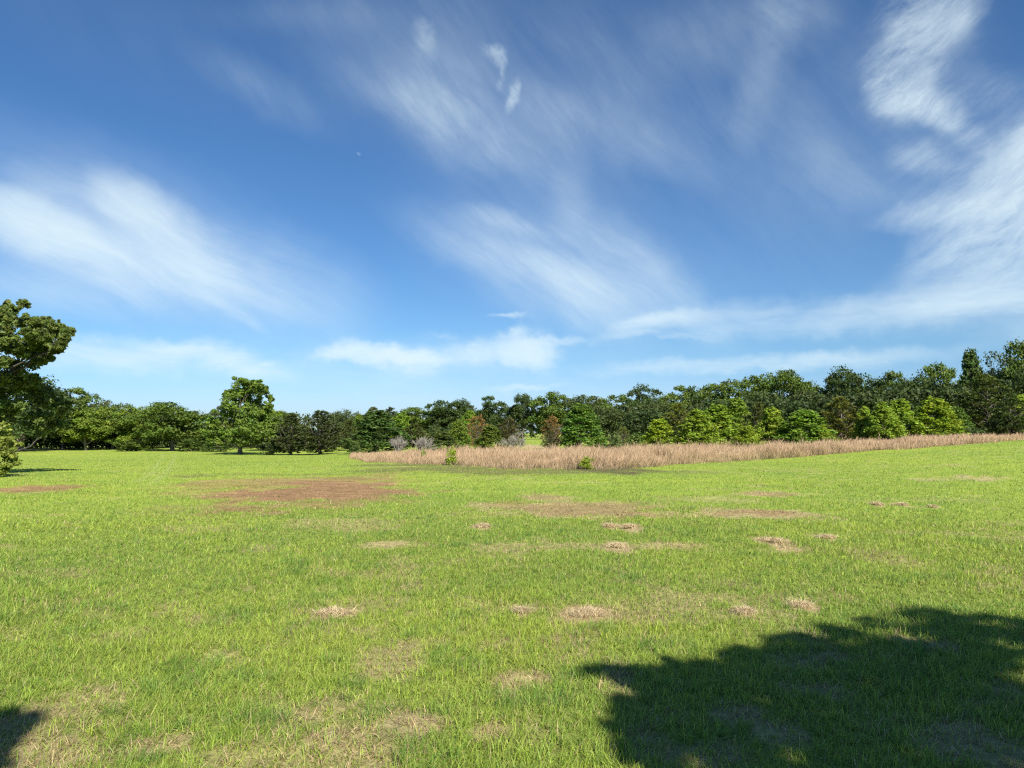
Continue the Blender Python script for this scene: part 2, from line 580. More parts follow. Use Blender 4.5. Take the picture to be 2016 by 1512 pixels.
def build_ground():
    az = np.concatenate([np.radians(np.linspace(-180, -48, 60, endpoint=False)), np.radians(np.linspace(-48, 48, 640, endpoint=False)),
                         np.radians(np.linspace(48, 180, 60))])
    rr = np.concatenate([np.linspace(0.6, 2.2, 6, endpoint=False), np.geomspace(2.2, 160, 420, endpoint=False), np.geomspace(160, 4000, 40)])
    A, R = np.meshgrid(az, rr)
    x, y = (np.sin(A) * R).ravel(), (np.cos(A) * R).ravel()
    z = terrain(x, y)
    V = np.stack([x, y, z], 1)
    na, nr = len(az), len(rr)
    i = np.arange(nr - 1)[:, None] * na + np.arange(na - 1)[None, :]
    Q = np.stack([i, i + 1, i + na + 1, i + na], -1).reshape(-1, 4)
    # close the middle
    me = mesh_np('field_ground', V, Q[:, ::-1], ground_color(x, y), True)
    m = bpy.data.materials.new('turf_and_soil')
    m.use_nodes = True
    N, L = m.node_tree.nodes, m.node_tree.links
    p = N['Principled BSDF']
    p.inputs['Roughness'].default_value = 0.95
    p.inputs['Specular IOR Level'].default_value = 0.1
    a = N.new('ShaderNodeAttribute')
    a.attribute_name = 'Col'
    geo = N.new('ShaderNodeNewGeometry')
    n = N.new('ShaderNodeTexNoise')
    n.inputs['Scale'].default_value = 9.0
    n.inputs['Detail'].default_value = 8
    n.inputs['Roughness'].default_value = 0.7
    L.new(geo.outputs['Position'], n.inputs['Vector'])
    mr = N.new('ShaderNodeMapRange')
    mr.inputs['From Min'].default_value = 0.3
    mr.inputs['From Max'].default_value = 0.7
    mr.inputs['To Min'].default_value = 0.6
    mr.inputs['To Max'].default_value = 1.4
    L.new(n.outputs['Fac'], mr.inputs['Value'])
    vm = N.new('ShaderNodeVectorMath')
    vm.operation = 'SCALE'
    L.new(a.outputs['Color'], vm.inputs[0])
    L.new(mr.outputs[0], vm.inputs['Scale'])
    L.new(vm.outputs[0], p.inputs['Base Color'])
    b = N.new('ShaderNodeBump')
    b.inputs['Strength'].default_value = 0.8
    b.inputs['Distance'].default_value = 0.05
    L.new(n.outputs['Fac'], b.inputs['Height'])
    L.new(b.outputs[0], p.inputs['Normal'])
    o = obj('field_ground', me, m)
    tag(o, 'wide mown green field with brown bare patches', 'field', kind='structure')


build_ground()

# ------------------------------------------------------------------ blades


def blades(x, y, z, length, width, lean, heading, C, segs=2, tipw=0.12, curl=1.0, facing=None):
    """curved tapered blades; returns verts, quads, colours"""
    n = len(x)
    ux, uy = np.cos(heading), np.sin(heading)
    fa = heading + np.pi / 2 if facing is None else facing
    sx, sy = np.cos(fa), np.sin(fa)
    rows = []
    for k in range(segs + 1):
        t = k / segs
        ang = lean * (0.45 + curl * 0.9 * t)
        # integrate roughly along the curve
        rad = length * t
        hx = np.sin(ang) * rad
        hz = np.cos(ang * 0.9) * rad
        w = width * (1 - (1 - tipw) * t ** 1.3) * 0.5
        cx, cy, cz = x + ux * hx, y + uy * hx, z + hz
        rows.append(np.stack([np.stack([cx - sx * w, cy - sy * w, cz], 1), np.stack([cx + sx * w, cy + sy * w, cz], 1)], 1))
    V = np.stack(rows, 1)                        # n, segs+1, 2, 3
    nv = (segs + 1) * 2
    base = np.arange(n)[:, None] * nv
    Q = np.concatenate([base + np.array([2 * k, 2 * k + 1, 2 * k + 3, 2 * k + 2]) for k in range(segs)], 0)
    CC = np.repeat(C, nv, 0)
    return V.reshape(-1, 3), Q, CC


def merge(parts):
    V, Q, C, o = [], [], [], 0
    for v, q, c in parts:
        V.append(v)
        Q.append(q + o)
        C.append(c)
        o += len(v)
    return np.concatenate(V), np.concatenate(Q), np.concatenate(C)


def build_grass():
    rng = np.random.default_rng(5)
    D0, D1, DM = 2.3, 6.0, 150.0
    R0 = 5200.0
    half = math.radians(45)

    def sample(n, a, b, power):
        u = rng.random(n)
        if power == 0:
            r = np.sqrt(a * a + u * (b * b - a * a))
        else:
            r = a * (b / a) ** u
        th = (rng.random(n) * 2 - 1) * half
        return r * np.sin(th), r * np.cos(th), r
    parts = []
    bands = [(2.3, 6.0, 0, int(R0 * half * (D1 ** 2 - D0 ** 2)), 3),
             (6.0, 16.0, 1, int(R0 * D1 ** 2 * 2 * half * math.log(16 / 6)), 2),
             (16.0, DM, 1, int(R0 * 0.8 * D1 ** 2 * 2 * half * math.log(DM / 16)), 1)]
    for (a, b, pw, n, segs) in bands:
        x, y, r = sample(n, a, b, pw)
        if a < 16:                                # gather blades into tufts
            sel = rng.random(n) < 0.55
            g = 0.11
            tx = (np.floor(x / g) + 0.5 + (vnoise(np.floor(x / g) * 1.7, np.floor(y / g) * 1.3, 4) - 0.5)) * g
            ty = (np.floor(y / g) + 0.5 + (vnoise(np.floor(x / g) * 1.3, np.floor(y / g) * 2.1, 8) - 0.5)) * g
            x = np.where(sel, tx + rng.normal(0, 0.022, n), x)
            y = np.where(sel, ty + rng.normal(0, 0.022, n), y)
        th = mask(THATCH, x, y, 1.1, 21, 0.6)
        so = mask(SOIL, x, y, 1.3, 41, 0.8)
        sd, az = sedge_depth(x, y)
        dry = dry_field(x, y)
        lush = mask(LUSH, x, y, 0.8, 51, 1.0)
        keep = rng.random(n) > np.maximum(np.maximum(th * 0.75, so * 0.8), 0.12 * dry)
        keep &= ~((sd > 0.3 + 1.8 * rng.random(len(x)) ** 2) & (sd < 22))
        x, y, r, th, so, dry, lush = [v[keep] for v in (x, y, r, th, so, dry, lush)]
        n = len(x)
        big = fbm(x / 3.0, y / 3.0, 61, 4)
        mid = fbm(x / 0.5, y / 0.5, 62, 3)
        tall = fbm(x / 0.9, y / 0.9, 63, 3)
        k = rng.random(n)
        mixg = np.clip(0.95 * big + 0.5 * mid - 0.25 + rng.normal(0, 0.22, n) + 0.2 * lush, 0, 1)[:, None]
        c = GREEN_B + (GREEN_A - GREEN_B) * mixg
        yy = (k < 0.10 + 0.2 * dry)[:, None]
        c = np.where(yy, YELLOW * (0.8 + 0.4 * rng.random((n, 1))), c)
        dd = rng.random(n) < np.clip(dry * 1.0 + th * 1.0 + so * 0.5 + 0.10, 0, 0.95)
        straw = (STRAW_C * (0.55 + 0.65 * rng.random((n, 1))))
        brown = THATCH_C * (0.4 + 0.8 * rng.random((n, 1)) + 0.9 * smooth(0.45, 0.75, fbm(x / 1.4, y / 0.3, 24, 3))[:, None])
        straw = np.where((rng.random(n) < th * 0.9)[:, None], brown, straw)
        c = np.where(dd[:, None], straw, c)
        c = c * (0.74 + 0.52 * rng.random((n, 1)))
        dark = smooth(0.60, 0.72, fbm(x / 0.26, y / 0.26, 71, 3)) * (rng.random(n) < 0.7) * (dry < 0.4)
        c = np.where((dark > 0.5)[:, None] & ~dd[:, None], c * np.array([0.66, 0.80, 0.9]), c)
        k2 = track_mask(x, y)[:, None]
        c = c * (1 - 0.25 * k2) + np.array([0.46, 0.50, 0.2]) * 0.25 * k2
        ln = (0.034 + 0.062 * tall ** 1.6 + 0.026 * rng.random(n)) * (1 - 0.3 * dry) * (1 + 0.25 * lush)
        ln = np.where(rng.random(n) < 0.015, ln * 1.4, ln) * (1 - 0.3 * smooth(8, 30, r))
        ln = np.where(dd, ln * (0.75 + 0.35 * rng.random(n)), ln) * (1 + 0.35 * dark)
        wd = 0.0046 * np.maximum(1.0, (r / 6.0) ** (0.85 if a < 16 else 0.8)) * (0.7 + 0.6 * rng.random(n))
        wd = np.where(rng.random(n) < 0.12, wd * 1.5, wd)
        lean = np.abs(rng.normal(0.68, 0.36, n)) + np.where(dd, 0.75 * rng.random(n), 0)
        lean = np.clip(lean, 0.05, 1.5)
        hd = rng.random(n) * 2 * np.pi
        hd = np.where(rng.random(n) < 0.35, np.arctan2(0.3, 1.0) + rng.normal(0, 0.8, n), hd)
        parts_b = blades(x, y, terrain(x, y) - 0.005, ln, wd, lean, hd, c, segs, 0.15 if segs > 1 else 0.3, facing=hd + np.pi / 2 + rng.normal(0, 0.7, n))
        parts.append(parts_b)
    V, Q, C = merge(parts)
    o = obj('grass', mesh_np('grass', V, Q, C), M_GRASS)
    tag(o, 'short green grass mixed with dry straw blades', 'grass', kind='stuff')


build_grass()


def build_sedge():
    rng = np.random.default_rng(8)
    n = 560000
    az = np.radians(rng.uniform(SE_AZ[0], 43, n))
    dep = 22 * rng.random(n) ** 2.2
    rn = np.interp(np.degrees(az), SE_AZ, SE_R)
    # same number of stems per picture width everywhere, so thin out with the distance
    r = rn - 1.0 + dep
    x, y = r * np.sin(az), r * np.cos(az)
    sd, azd = sedge_depth(x, y)
    clump = fbm(x / 0.8, y / 0.8, 91, 3)
    keep = (sd > 0) & (rng.random(n) < 0.12 + 0.88 * smooth(0, 2.4, sd)) & (rng.random(n) < 0.25 + 1.1 * clump) & (rng.random(n) < np.where(az < 0, 0.7, 1))
    x, y, r, sd, clump = [v[keep] for v in (x, y, r, sd, clump)]
    azd = np.degrees(np.arctan2(x, y))
    n = len(x)
    h = np.interp(azd, [-13, -8, -2, 4, 12, 20, 30, 38], [0.26, 0.37, 0.52, 0.62, 0.68, 0.65, 0.46, 0.32])
    edge = smooth(0, 1.6, sd)
    h = h * (0.45 + 0.55 * edge) * (0.15 + 1.5 * fbm(x / 1.0, y / 1.6, 95, 3)) * (0.6 + 0.55 * rng.random(n))
    h = h * np.where(rng.random(n) < 0.06, 1.28, 1.0)
    kind = rng.random(n)
    patch = fbm(x / 3.5, y / 3.5, 97, 3)
    tan = np.array([0.36, 0.26, 0.14])
    pale = np.array([0.50, 0.39, 0.235])
    russ = np.array([0.24, 0.145, 0.068])
    grey = np.array([0.26, 0.20, 0.14])
    c = np.where((kind < 0.4)[:, None], tan, np.where((kind < 0.62)[:, None], pale, np.where((kind < 0.85)[:, None], russ, grey)))
    grn = rng.random(n) < smooth(0.42, 0.7, patch) * 0.5 * (1 - 0.6 * smooth(14, 24, azd)) + 0.07
    c = np.where(grn[:, None], np.array([0.17, 0.19, 0.06]), c)
    c = c * (0.7 + 0.6 * rng.random((n, 1))) * (0.6 + 0.8 * patch[:, None]) * (0.45 + 1.1 * fbm(x / 0.4, y / 1.2, 99, 2)[:, None])
    scrub = rng.random(n) < 0.75 * (1 - smooth(0.6, 3.0, sd)) * np.interp(azd, [-12, 10, 18], [1, 0.9, 0.35])
    c = np.where(scrub[:, None], np.array([0.20, 0.165, 0.10]) * (0.6 + 0.8 * rng.random((n, 1))), c)
    h = np.where(scrub, h * 0.8, h)
    low = grn
    h = np.where(low, h * 0.7, h)
    wd = 0.0055 * (r / 30) ** 0.9 * (0.6 + 0.9 * rng.random(n))
    lean = np.clip(np.abs(rng.normal(0.2, 0.2, n)), 0.01, 1.1)
    lean = np.where(rng.random(n) < 0.04, lean + 0.6, lean)
    hd = rng.random(n) * 2 * np.pi
    hd = np.where(rng.random(n) < 0.5, rng.normal(0.2, 0.7, n), hd)
    p = blades(x, y, terrain(x, y) - 0.01, h, wd, lean, hd, c, 2, 0.3, facing=rng.normal(0, 0.9, n))
    # feathery seed tops
    s = rng.random(n) < 0.35
    tx = x[s] + np.cos(hd[s]) * np.sin(lean[s] * 1.3) * h[s]
    ty = y[s] + np.sin(hd[s]) * np.sin(lean[s] * 1.3) * h[s]
    tzv = terrain(x[s], y[s]) + np.cos(lean[s] * 1.2) * h[s] - 0.16
    c2 = np.array([0.47, 0.33, 0.20]) * (0.75 + 0.5 * rng.random((s.sum(), 1)))
    p2 = blades(tx, ty, tzv, 0.2 + 0.14 * rng.random(s.sum()), wd[s] * 2.4, lean[s] + 0.2, hd[s], c2, 1, 0.2, facing=rng.normal(0, 0.6, s.sum()))
    V, Q, C = merge([p, p2])
    o = obj('tall_dry_grass', mesh_np('tall_dry_grass', V, Q, C), M_STRAW)
    tag(o, 'belt of tall tan dry grass between the mown field and the young trees', 'tall grass', kind='stuff')


build_sedge()

# ------------------------------------------------------------------ tree meshes


def rand_dirs(rng, n):
    v = rng.normal(size=(n, 3))
    return unit(v)


def leaf_quads(P, Nr, size, aspect, rng, fold=0.25):
    n = len(P)
    Nr = unit(Nr)
    r = unit(np.cross(Nr, rand_dirs(rng, n)))
    s = np.cross(Nr, r)
    a = (size * 0.5)[:, None]
    b = (size * 0.5 / aspect)[:, None]
    V = np.stack([P - r * a, P - s * b - Nr * b * fold, P + r * a, P + s * b - Nr * b * fold], 1).reshape(-1, 3)
    Q = np.arange(n * 4).reshape(n, 4)
    return V, Q


def lobe_leaves(rng, c, R, n, size, flat=0.75, up=0.35, aspect=1.5, shell=0.5):
    d = rand_dirs(rng, n)
    rr = R * (shell + (1 - shell) * rng.random(n) ** 0.6) * (1 + rng.normal(0, 0.12, n))
    P = np.asarray(c) + d * rr[:, None] * np.array([1, 1, flat])
    Nr = d * 0.7 + rng.normal(0, 0.45, (n, 3)) + np.array([0, 0, up])
    sz = size * (0.6 + 0.8 * rng.random(n))
    V, Q = leaf_quads(P, Nr, sz, aspect, rng)
    tone = (0.82 + 0.36 * rng.random()) * (0.75 + 0.5 * rng.random(n))
    hue = rng.normal(0, 0.06, n)
    C = np.stack([tone * (1 + hue + 0.06 * rng.normal()), tone, tone * (1 - hue)], 1)
    return V, Q, np.repeat(C, 4, 0)


def tube(pts, radii, sides=7):
    pts = [np.asarray(p, float) for p in pts]
    V, Q = [], []
    for i, p in enumerate(pts):
        a = pts[max(i - 1, 0)]
        b = pts[min(i + 1, len(pts) - 1)]
        t = unit((b - a)[None])[0]
        ref = np.array([1.0, 0, 0]) if abs(t[0]) < 0.8 else np.array([0, 1.0, 0])
        u = unit(np.cross(t, ref)[None])[0]
        w = np.cross(t, u)
        for k in range(sides):
            an = 2 * math.pi * k / sides
            V.append(p + radii[i] * (math.cos(an) * u + math.sin(an) * w))
    for i in range(len(pts) - 1):
        for k in range(sides):
            k2 = (k + 1) % sides
            Q.append([i * sides + k, i * sides + k2, (i + 1) * sides + k2, (i + 1) * sides + k])
    V = np.array(V)
    return V, np.array(Q), np.ones((len(V), 3))


def limb(rng, a, b, r0, r1, sag=0.1, n=5, sides=6):
    a, b = np.asarray(a, float), np.asarray(b, float)
    L_ = np.linalg.norm(b - a)
    pts = []
    off = rng.normal(0, 0.06 * L_, 3)
    for i in range(n + 1):
        t = i / n
        p = a + (b - a) * t + off * math.sin(math.pi * t) + np.array([0, 0, -sag * L_ * math.sin(math.pi * t)])
        pts.append(p)
    return tube(pts, [r0 + (r1 - r0) * (i / n) ** 0.8 for i in range(n + 1)], sides)


def trunk_mesh(name, rng, H, r, forks, top=0.7, lean=0.02):
    """tapered trunk with root flare and limbs reaching to the fork targets"""
    n = 9
    pts, rad = [], []
    wob = rng.normal(0, lean * H, (2, 3))
    for i in range(n + 1):
        t = i / n * top
        pts.append(np.array([wob[0, 0] * math.sin(3 * t) + wob[1, 0] * t, wob[0, 1] * math.sin(3 * t) + wob[1, 1] * t, t * H - 0.1]))
        rad.append(r * ((1.5 if i == 0 else 1.0) * (1 - t / (top * 1.15)) + 0.06))
    parts = [tube(pts, rad, 9)]
    for f in forks:
        f = np.asarray(f, float)
        t = np.clip(f[2] / H - 0.12 - 0.28 * rng.random(), 0.14, top * 0.92)
        k = t / top * n
        i0 = int(min(k, n - 1))
        p = pts[i0] + (pts[i0 + 1] - pts[i0]) * (k - i0)
        rr = min(r * (1 - t / (top * 1.15)) * 0.5, 0.015 * np.linalg.norm(f - p) + 0.02)
        parts.append(limb(rng, p, f, max(rr, 0.02), max(rr * 0.18, 0.012), 0.04))
    V, Q, C = merge(parts)
    return mesh_np(name, V, Q, C, True)


def broad_crown(seed, H=12.0, W=11.0, bf=0.16, nmain=17, nsub=10, nl=46, leaf=0.44, flat=0.72, spread=(0.45, 0.9), skew=0.22):
    rng = np.random.default_rng(seed)
    cz = H * (bf + (1 - bf) / 2)
    sem = np.array([W / 2, W / 2, H * (1 - bf) / 2])
    parts, forks = [], []
    ga = math.pi * (3 - math.sqrt(5))
    for i in range(nmain):
        zz = 1 - 1.85 * (i + 0.5) / nmain
        a = ga * i + rng.normal(0, 0.35)
        q = math.sqrt(max(0, 1 - min(1, abs(zz)) ** 2))
        d = np.array([math.cos(a) * q, math.sin(a) * q, zz])
        k = rng.uniform(*spread) * (1 + skew * (d[0] * 0.35 + 0.25 * math.sin(3 * a + seed)))
        c = d * sem * k + np.array([0, 0, cz])
        R = W * rng.uniform(0.15, 0.235)
        forks.append(c)
        for f_ in (0.45, 0.72):             # foliage on the limb, so that no clump hangs alone
            mid = np.array([0, 0, cz]) + (c - np.array([0, 0, cz])) * f_ + rng.normal(0, 0.25, 3)
            parts.append(lobe_leaves(rng, mid, R * rng.uniform(0.5, 0.75), nl, leaf, flat, shell=0.1))
        for j in range(nsub):
            dd = rand_dirs(rng, 1)[0]
            dd[2] = abs(dd[2]) * 0.8 - 0.15
            dd = dd + d * 0.5
            sc = c + dd * R * 0.85 * np.array([1, 1, 0.8])
            parts.append(lobe_leaves(rng, sc, R * rng.uniform(0.36, 0.66), nl, leaf, flat, shell=0.2))
    # inner leaves that close the heart of the crown
    P = rand_dirs(rng, 420) * sem * (rng.random((420, 1)) ** 0.5) * 0.75 + np.array([0, 0, cz])
    V, Q = leaf_quads(P, rng.normal(size=(420, 3)), np.full(420, leaf * 1.3), 1.4, rng)
    parts.append((V, Q, np.repeat(np.full((420, 3), 0.8), 4, 0)))
    V, Q, C = merge(parts)
    rng2 = np.random.default_rng(seed + 100)
    return V, Q, C, forks, rng2


def cone_crown(seed, H=4.6, W=2.9, nl=46, leaf=0.15, bf=0.05, power=0.75):
    """young upright tree: leafy boughs from near the ground up to a narrow top"""
    rng = np.random.default_rng(seed)
    parts, forks = [], []
    n = 66
    ga = math.pi * (3 - math.sqrt(5))
    for i in range(n):
        t = (i + 0.5) / n
        z = H * (bf + (0.97 - bf) * t)
        env = W / 2 * (1 - t) ** power * min(1.0, 0.55 + 3.5 * t) * rng.uniform(0.72, 1.12) + 0.08
        a = ga * i + rng.normal(0, 0.3)
        c = np.array([math.cos(a) * env * 0.75, math.sin(a) * env * 0.75, z + 0.1 * env])
        R = (0.30 + 0.2 * (1 - t)) * W * 0.33
        if i % 3 == 0 and t < 0.9:
            forks.append(c)
        for j in range(3):
            sc = c + rand_dirs(rng, 1)[0] * R * 0.6
            parts.append(lobe_leaves(rng, sc, R * rng.uniform(0.5, 0.9), nl, leaf, 1.0, shell=0.15, up=0.3))
    V, Q, C = merge(parts)
    return V, Q, C, forks, np.random.default_rng(seed + 100)


def pine_crown(seed, H=8.0, W=5.2, bf=0.04, power=0.7, nwh=17, tuft=22, needle=0.36, rise=0.45):
    rng = np.random.default_rng(seed)
    P, D, T = [], [], []
    forks = []
    for i in range(nwh):
        t = i / (nwh - 1)
        z = H * (bf + (0.97 - bf) * t)
        Lr = W / 2 * (1 - t) ** power * min(1, 0.6 + 2.5 * t) + 0.12
        nb = int(7 - 3 * t)
        a0 = rng.random() * 6.28
        for b in range(nb):
            a = a0 + 6.283 * b / nb + rng.normal(0, 0.2)
            ln = Lr * rng.uniform(0.7, 1.12)
            dr = np.array([math.cos(a), math.sin(a), rise + rng.normal(0, 0.12)])
            base = np.array([0, 0, z])
            tip = base + dr * ln
            if t < 0.85:
                forks.append(tip)
            m = max(3, int(ln / 0.28))
            tone = rng.uniform(0.75, 1.2)
            for s in range(m):
                f = 0.25 + 0.75 * (s + rng.random()) / m
                p = base + dr * ln * f + rng.normal(0, 0.13, 3)
                P.append(np.repeat(p[None], tuft, 0))
                dd = rand_dirs(rng, tuft) * 0.8 + dr * 0.7 + np.array([0, 0, 0.45])
                D.append(unit(dd))
                T.append(np.full(tuft, tone) * rng.uniform(0.7, 1.3, tuft))
    P, D, T = np.concatenate(P), np.concatenate(D), np.concatenate(T)
    n = len(P)
    ln = needle * (0.6 + 0.7 * rng.random(n))
    side = unit(np.cross(D, rand_dirs(rng, n))) * (ln * 0.13)[:, None]
    Q0 = P + D * ln[:, None]
    V = np.stack([P - side * 0.5, P + side * 0.5, Q0 + side * 0.6, Q0 - side * 0.6], 1).reshape(-1, 3)
    Q = np.arange(n * 4).reshape(n, 4)
    hue = rng.normal(0, 0.07, n)
    C = np.repeat(np.stack([T * (1 + hue), T, T * (1 - hue)], 1), 4, 0)
    return V, Q, C, forks, np.random.default_rng(seed + 100)


def bush_crown(seed, H=2.0, W=2.2, leaf=0.15, n=26, nl=42):
    rng = np.random.default_rng(seed)
    parts, forks = [], []
    for i in range(n):
        d = rand_dirs(rng, 1)[0]
        d[2] = abs(d[2])
        c = d * np.array([W / 2, W / 2, H]) * rng.uniform(0.3, 0.8) + np.array([0, 0, 0.06 * H])
        forks.append(c)
        parts.append(lobe_leaves(rng, c, W * rng.uniform(0.1, 0.2), nl, leaf, 0.8, shell=0.25))
    V, Q, C = merge(parts)
    return V, Q, C, forks, np.random.default_rng(seed + 100)


def variant(kind, fn, **kw):
    V, Q, C, forks, rng = fn(**kw)
    H = kw.get('H')
    W = kw.get('W')
    zmax, wid = V[:, 2].max(), np.percentile(np.abs(V[:, :2]), 98) * 2
    cm = mesh_np(kind + '_crown', V, Q, C)
    r = {'pecan_tree': 0.32, 'oak_tree': 0.36, 'sweetgum_tree': 0.055, 'pine_tree': 0.13, 'cedar_tree': 0.08, 'shrub': 0.035}[kind]
    tm = trunk_mesh(kind + '_trunk', rng, H, r, forks, {'pecan_tree': .72, 'oak_tree': .62, 'shrub': .6}.get(kind, .95), 0.015)
    return dict(crown=cm, trunk=tm, H=zmax, W=wid)


VAR = {
    'pecan_tree': [variant('pecan_tree', broad_crown, seed=s, H=12.0, W=10.5, bf=b, nmain=nm) for s, b, nm in ((1, .04, 19), (2, .08, 18), (3, .03, 22), (4, .06, 19), (5, .05, 20), (7, .02, 24))],
    'oak_tree': [variant('oak_tree', broad_crown, seed=s, H=11.0, W=12.5, bf=0.05, nmain=22, leaf=0.42, nl=40) for s in (11, 12, 13, 14, 15)],
    'sweetgum_tree': [variant('sweetgum_tree', cone_crown, seed=s, H=4.6, W=w, power=p) for s, w, p in ((21, 3.1, .78), (22, 2.8, .66), (23, 3.2, .85), (24, 2.9, .6), (25, 3.3, .72), (26, 2.7, .8))],
    'pine_tree': [variant('pine_tree', pine_crown, seed=s, H=8.0, W=5.2) for s in (31, 32, 33)],
    'cedar_tree': [variant('cedar_tree', pine_crown, seed=s, H=4.0, W=2.8, needle=0.2, nwh=16, rise=0.7, power=0.6, tuft=14) for s in (41, 42)],
    'shrub': [variant('shrub', bush_crown, seed=s, H=2.0, W=2.2) for s in (51, 52, 53)],
}

# foliage albedos
DARK = (0.056, 0.090, 0.020)
OAK = (0.078, 0.106, 0.031)
MID = (0.098, 0.150, 0.022)
LEAFY = (0.140, 0.205, 0.024)
BRIGHT = (0.155, 0.26, 0.024)
LIME = (0.26, 0.34, 0.022)
OLIVE = (0.105, 0.122, 0.030)
PINE = (0.080, 0.100, 0.030)
RUST = (0.27, 0.165, 0.05)

count = {}


def tree(kind, px, top, width, dist, color, label, cat='tree', group=None, base=None, bark=None, var=None):
    color = (color[0], min(color[1], 0.33), color[2])
    color = (min(color[0], (0.74 if kind in ('sweetgum_tree', 'shrub') else 2) * color[1]), color[1], color[2])
    i = count.get(kind, 0)
    count[kind] = i + 1
    vs = VAR[kind]
    v = vs[(i if var is None else var) % len(vs)]
    x, y = at(px, dist)
    z = tz(x, y)
    H = EYE + (852 - top) * dist / F - z
    W = width * dist / F
    root = bpy.data.objects.new(kind, None)
    COL.objects.link(root)
    root.empty_display_size = 0.5
    root.location = (x, y, z)
    root.rotation_euler = (0, 0, (i * 2.399) % 6.283)
    root.scale = (W / v['W'], W / v['W'], H / v['H'])
    tag(root, label, cat, group)
    c = obj('crown', v['crown'], M_NEEDLE if kind in ('pine_tree', 'cedar_tree') else M_LEAF, root)
    c.color = (*color, 1)
    t = obj('trunk' if kind != 'shrub' else 'stem', v['trunk'], bark or M_BARK, root)
    return root


# ---- left wood
GL = 'trees of the left wood'
for a in [
    ('oak_tree', 45, 732, 195, 120, DARK, 'large dark tree just behind the overhanging tree at the left edge'),
    ('pecan_tree', 128, 760, 106, 132, MID, 'rounded tree right of the large dark tree, crown top bulging left'),
    ('oak_tree', 182, 770, 92, 140, OAK, 'greyish tree top showing above the left wood'),
    ('pecan_tree', 172, 800, 92, 126, LEAFY, 'low leafy tree in front of the greyish tree top'),
    ('pecan_tree', 225, 790, 101, 132, MID, 'green tree with a short forked trunk in the left wood'),
    ('pecan_tree', 275, 798, 85, 130, LEAFY, 'tree left of the round tree with the pale trunk'),
    ('pecan_tree', 342, 788, 133, 122, MID, 'round full tree with short pale trunk at the edge of the left field'),
    ('oak_tree', 300, 800, 103, 150, OAK, 'dark crown behind the round full tree'),
]:
    tree(*a, group=GL)
# ---- around the tall lone tree
for a in [
    ('pecan_tree', 424, 822, 76, 130, LEAFY, 'yellowish green tree left of the tall lone tree'),
    ('pecan_tree', 440, 796, 69, 150, OAK, 'grey green tree peeping out left behind the tall lone tree'),
    ('pecan_tree', 532, 800, 80, 122, LEAFY, 'leafy tree right behind the tall lone tree'),
    ('pecan_tree', 565, 806, 69, 150, MID, 'tree top above the two dark pines'),
    ('pine_tree', 574, 812, 74, 98, PINE, 'dark olive pine right of the tall lone tree, left of a pair'),
    ('pine_tree', 632, 806, 84, 96, PINE, 'dark olive pine at the end of the lawn, right of a pair'),
    ('oak_tree', 672, 803, 71, 175, OAK, 'dark domed crown behind the right pine of the pair'),
    ('pine_tree', 690, 826, 52, 112, OLIVE, 'slim olive pine behind the end of the dry grass belt'),
    ('sweetgum_tree', 708, 815, 48, 120, LEAFY, 'light green tree between the slim olive pine and the dark conical tree'),
]:
    tree(*a)
# ---- centre
for a in [
    ('sweetgum_tree', 742, 806, 110, 84, (0.076, 0.131, 0.028), 'broad dark green conical tree at the left end of the dry grass'),
    ('sweetgum_tree', 790, 812, 67, 100, BRIGHT, 'yellow green tree behind the left grey bare shrub'),
    ('pine_tree', 815, 833, 64, 92, OLIVE, 'olive tree between the two left bare shrubs'),
    ('pine_tree', 768, 800, 50, 150, PINE, 'dark pine top on the skyline above the broad conical tree'),
    ('pine_tree', 735, 800, 50, 160, OLIVE, 'pointed pine on the skyline left of the dark pine top'),
    ('pecan_tree', 820, 800, 80, 190, MID, 'distant low tree left of the far pecan group'),
    ('sweetgum_tree', 868, 846, 67, 64, (0.119, 0.152, 0.035), 'dull green bushy tree right of the round grey bare shrub'),
    ('sweetgum_tree', 903, 824, 48, 66, LEAFY, 'narrow fresh green tree left of the rust brown tree'),
    ('cedar_tree', 940, 815, 56, 74, RUST, 'rust brown dying tree in the middle, larger of two'),
    ('sweetgum_tree', 966, 836, 58, 64, (0.144, 0.179, 0.025), 'olive green young tree in front of the larger rust brown tree'),
    ('pine_tree', 1003, 822, 48, 80, (0.119, 0.110, 0.035), 'dull olive pine right of the larger rust brown tree'),
    ('sweetgum_tree', 925, 806, 48, 96, BRIGHT, 'pale green treetop behind the larger rust brown tree'),
    ('cedar_tree', 1088, 815, 46, 72, RUST, 'rust brown dying tree left of the large fresh green conical tree, smaller of two'),
    ('cedar_tree', 1083, 845, 38, 66, (0.085, 0.097, 0.023), 'dark green cedar below the smaller rust brown tree'),
    ('sweetgum_tree', 1144, 792, 82, 66, (0.105, 0.193, 0.025), 'large fresh green conical tree at the middle of the dry grass'),
]:
    tree(*a)
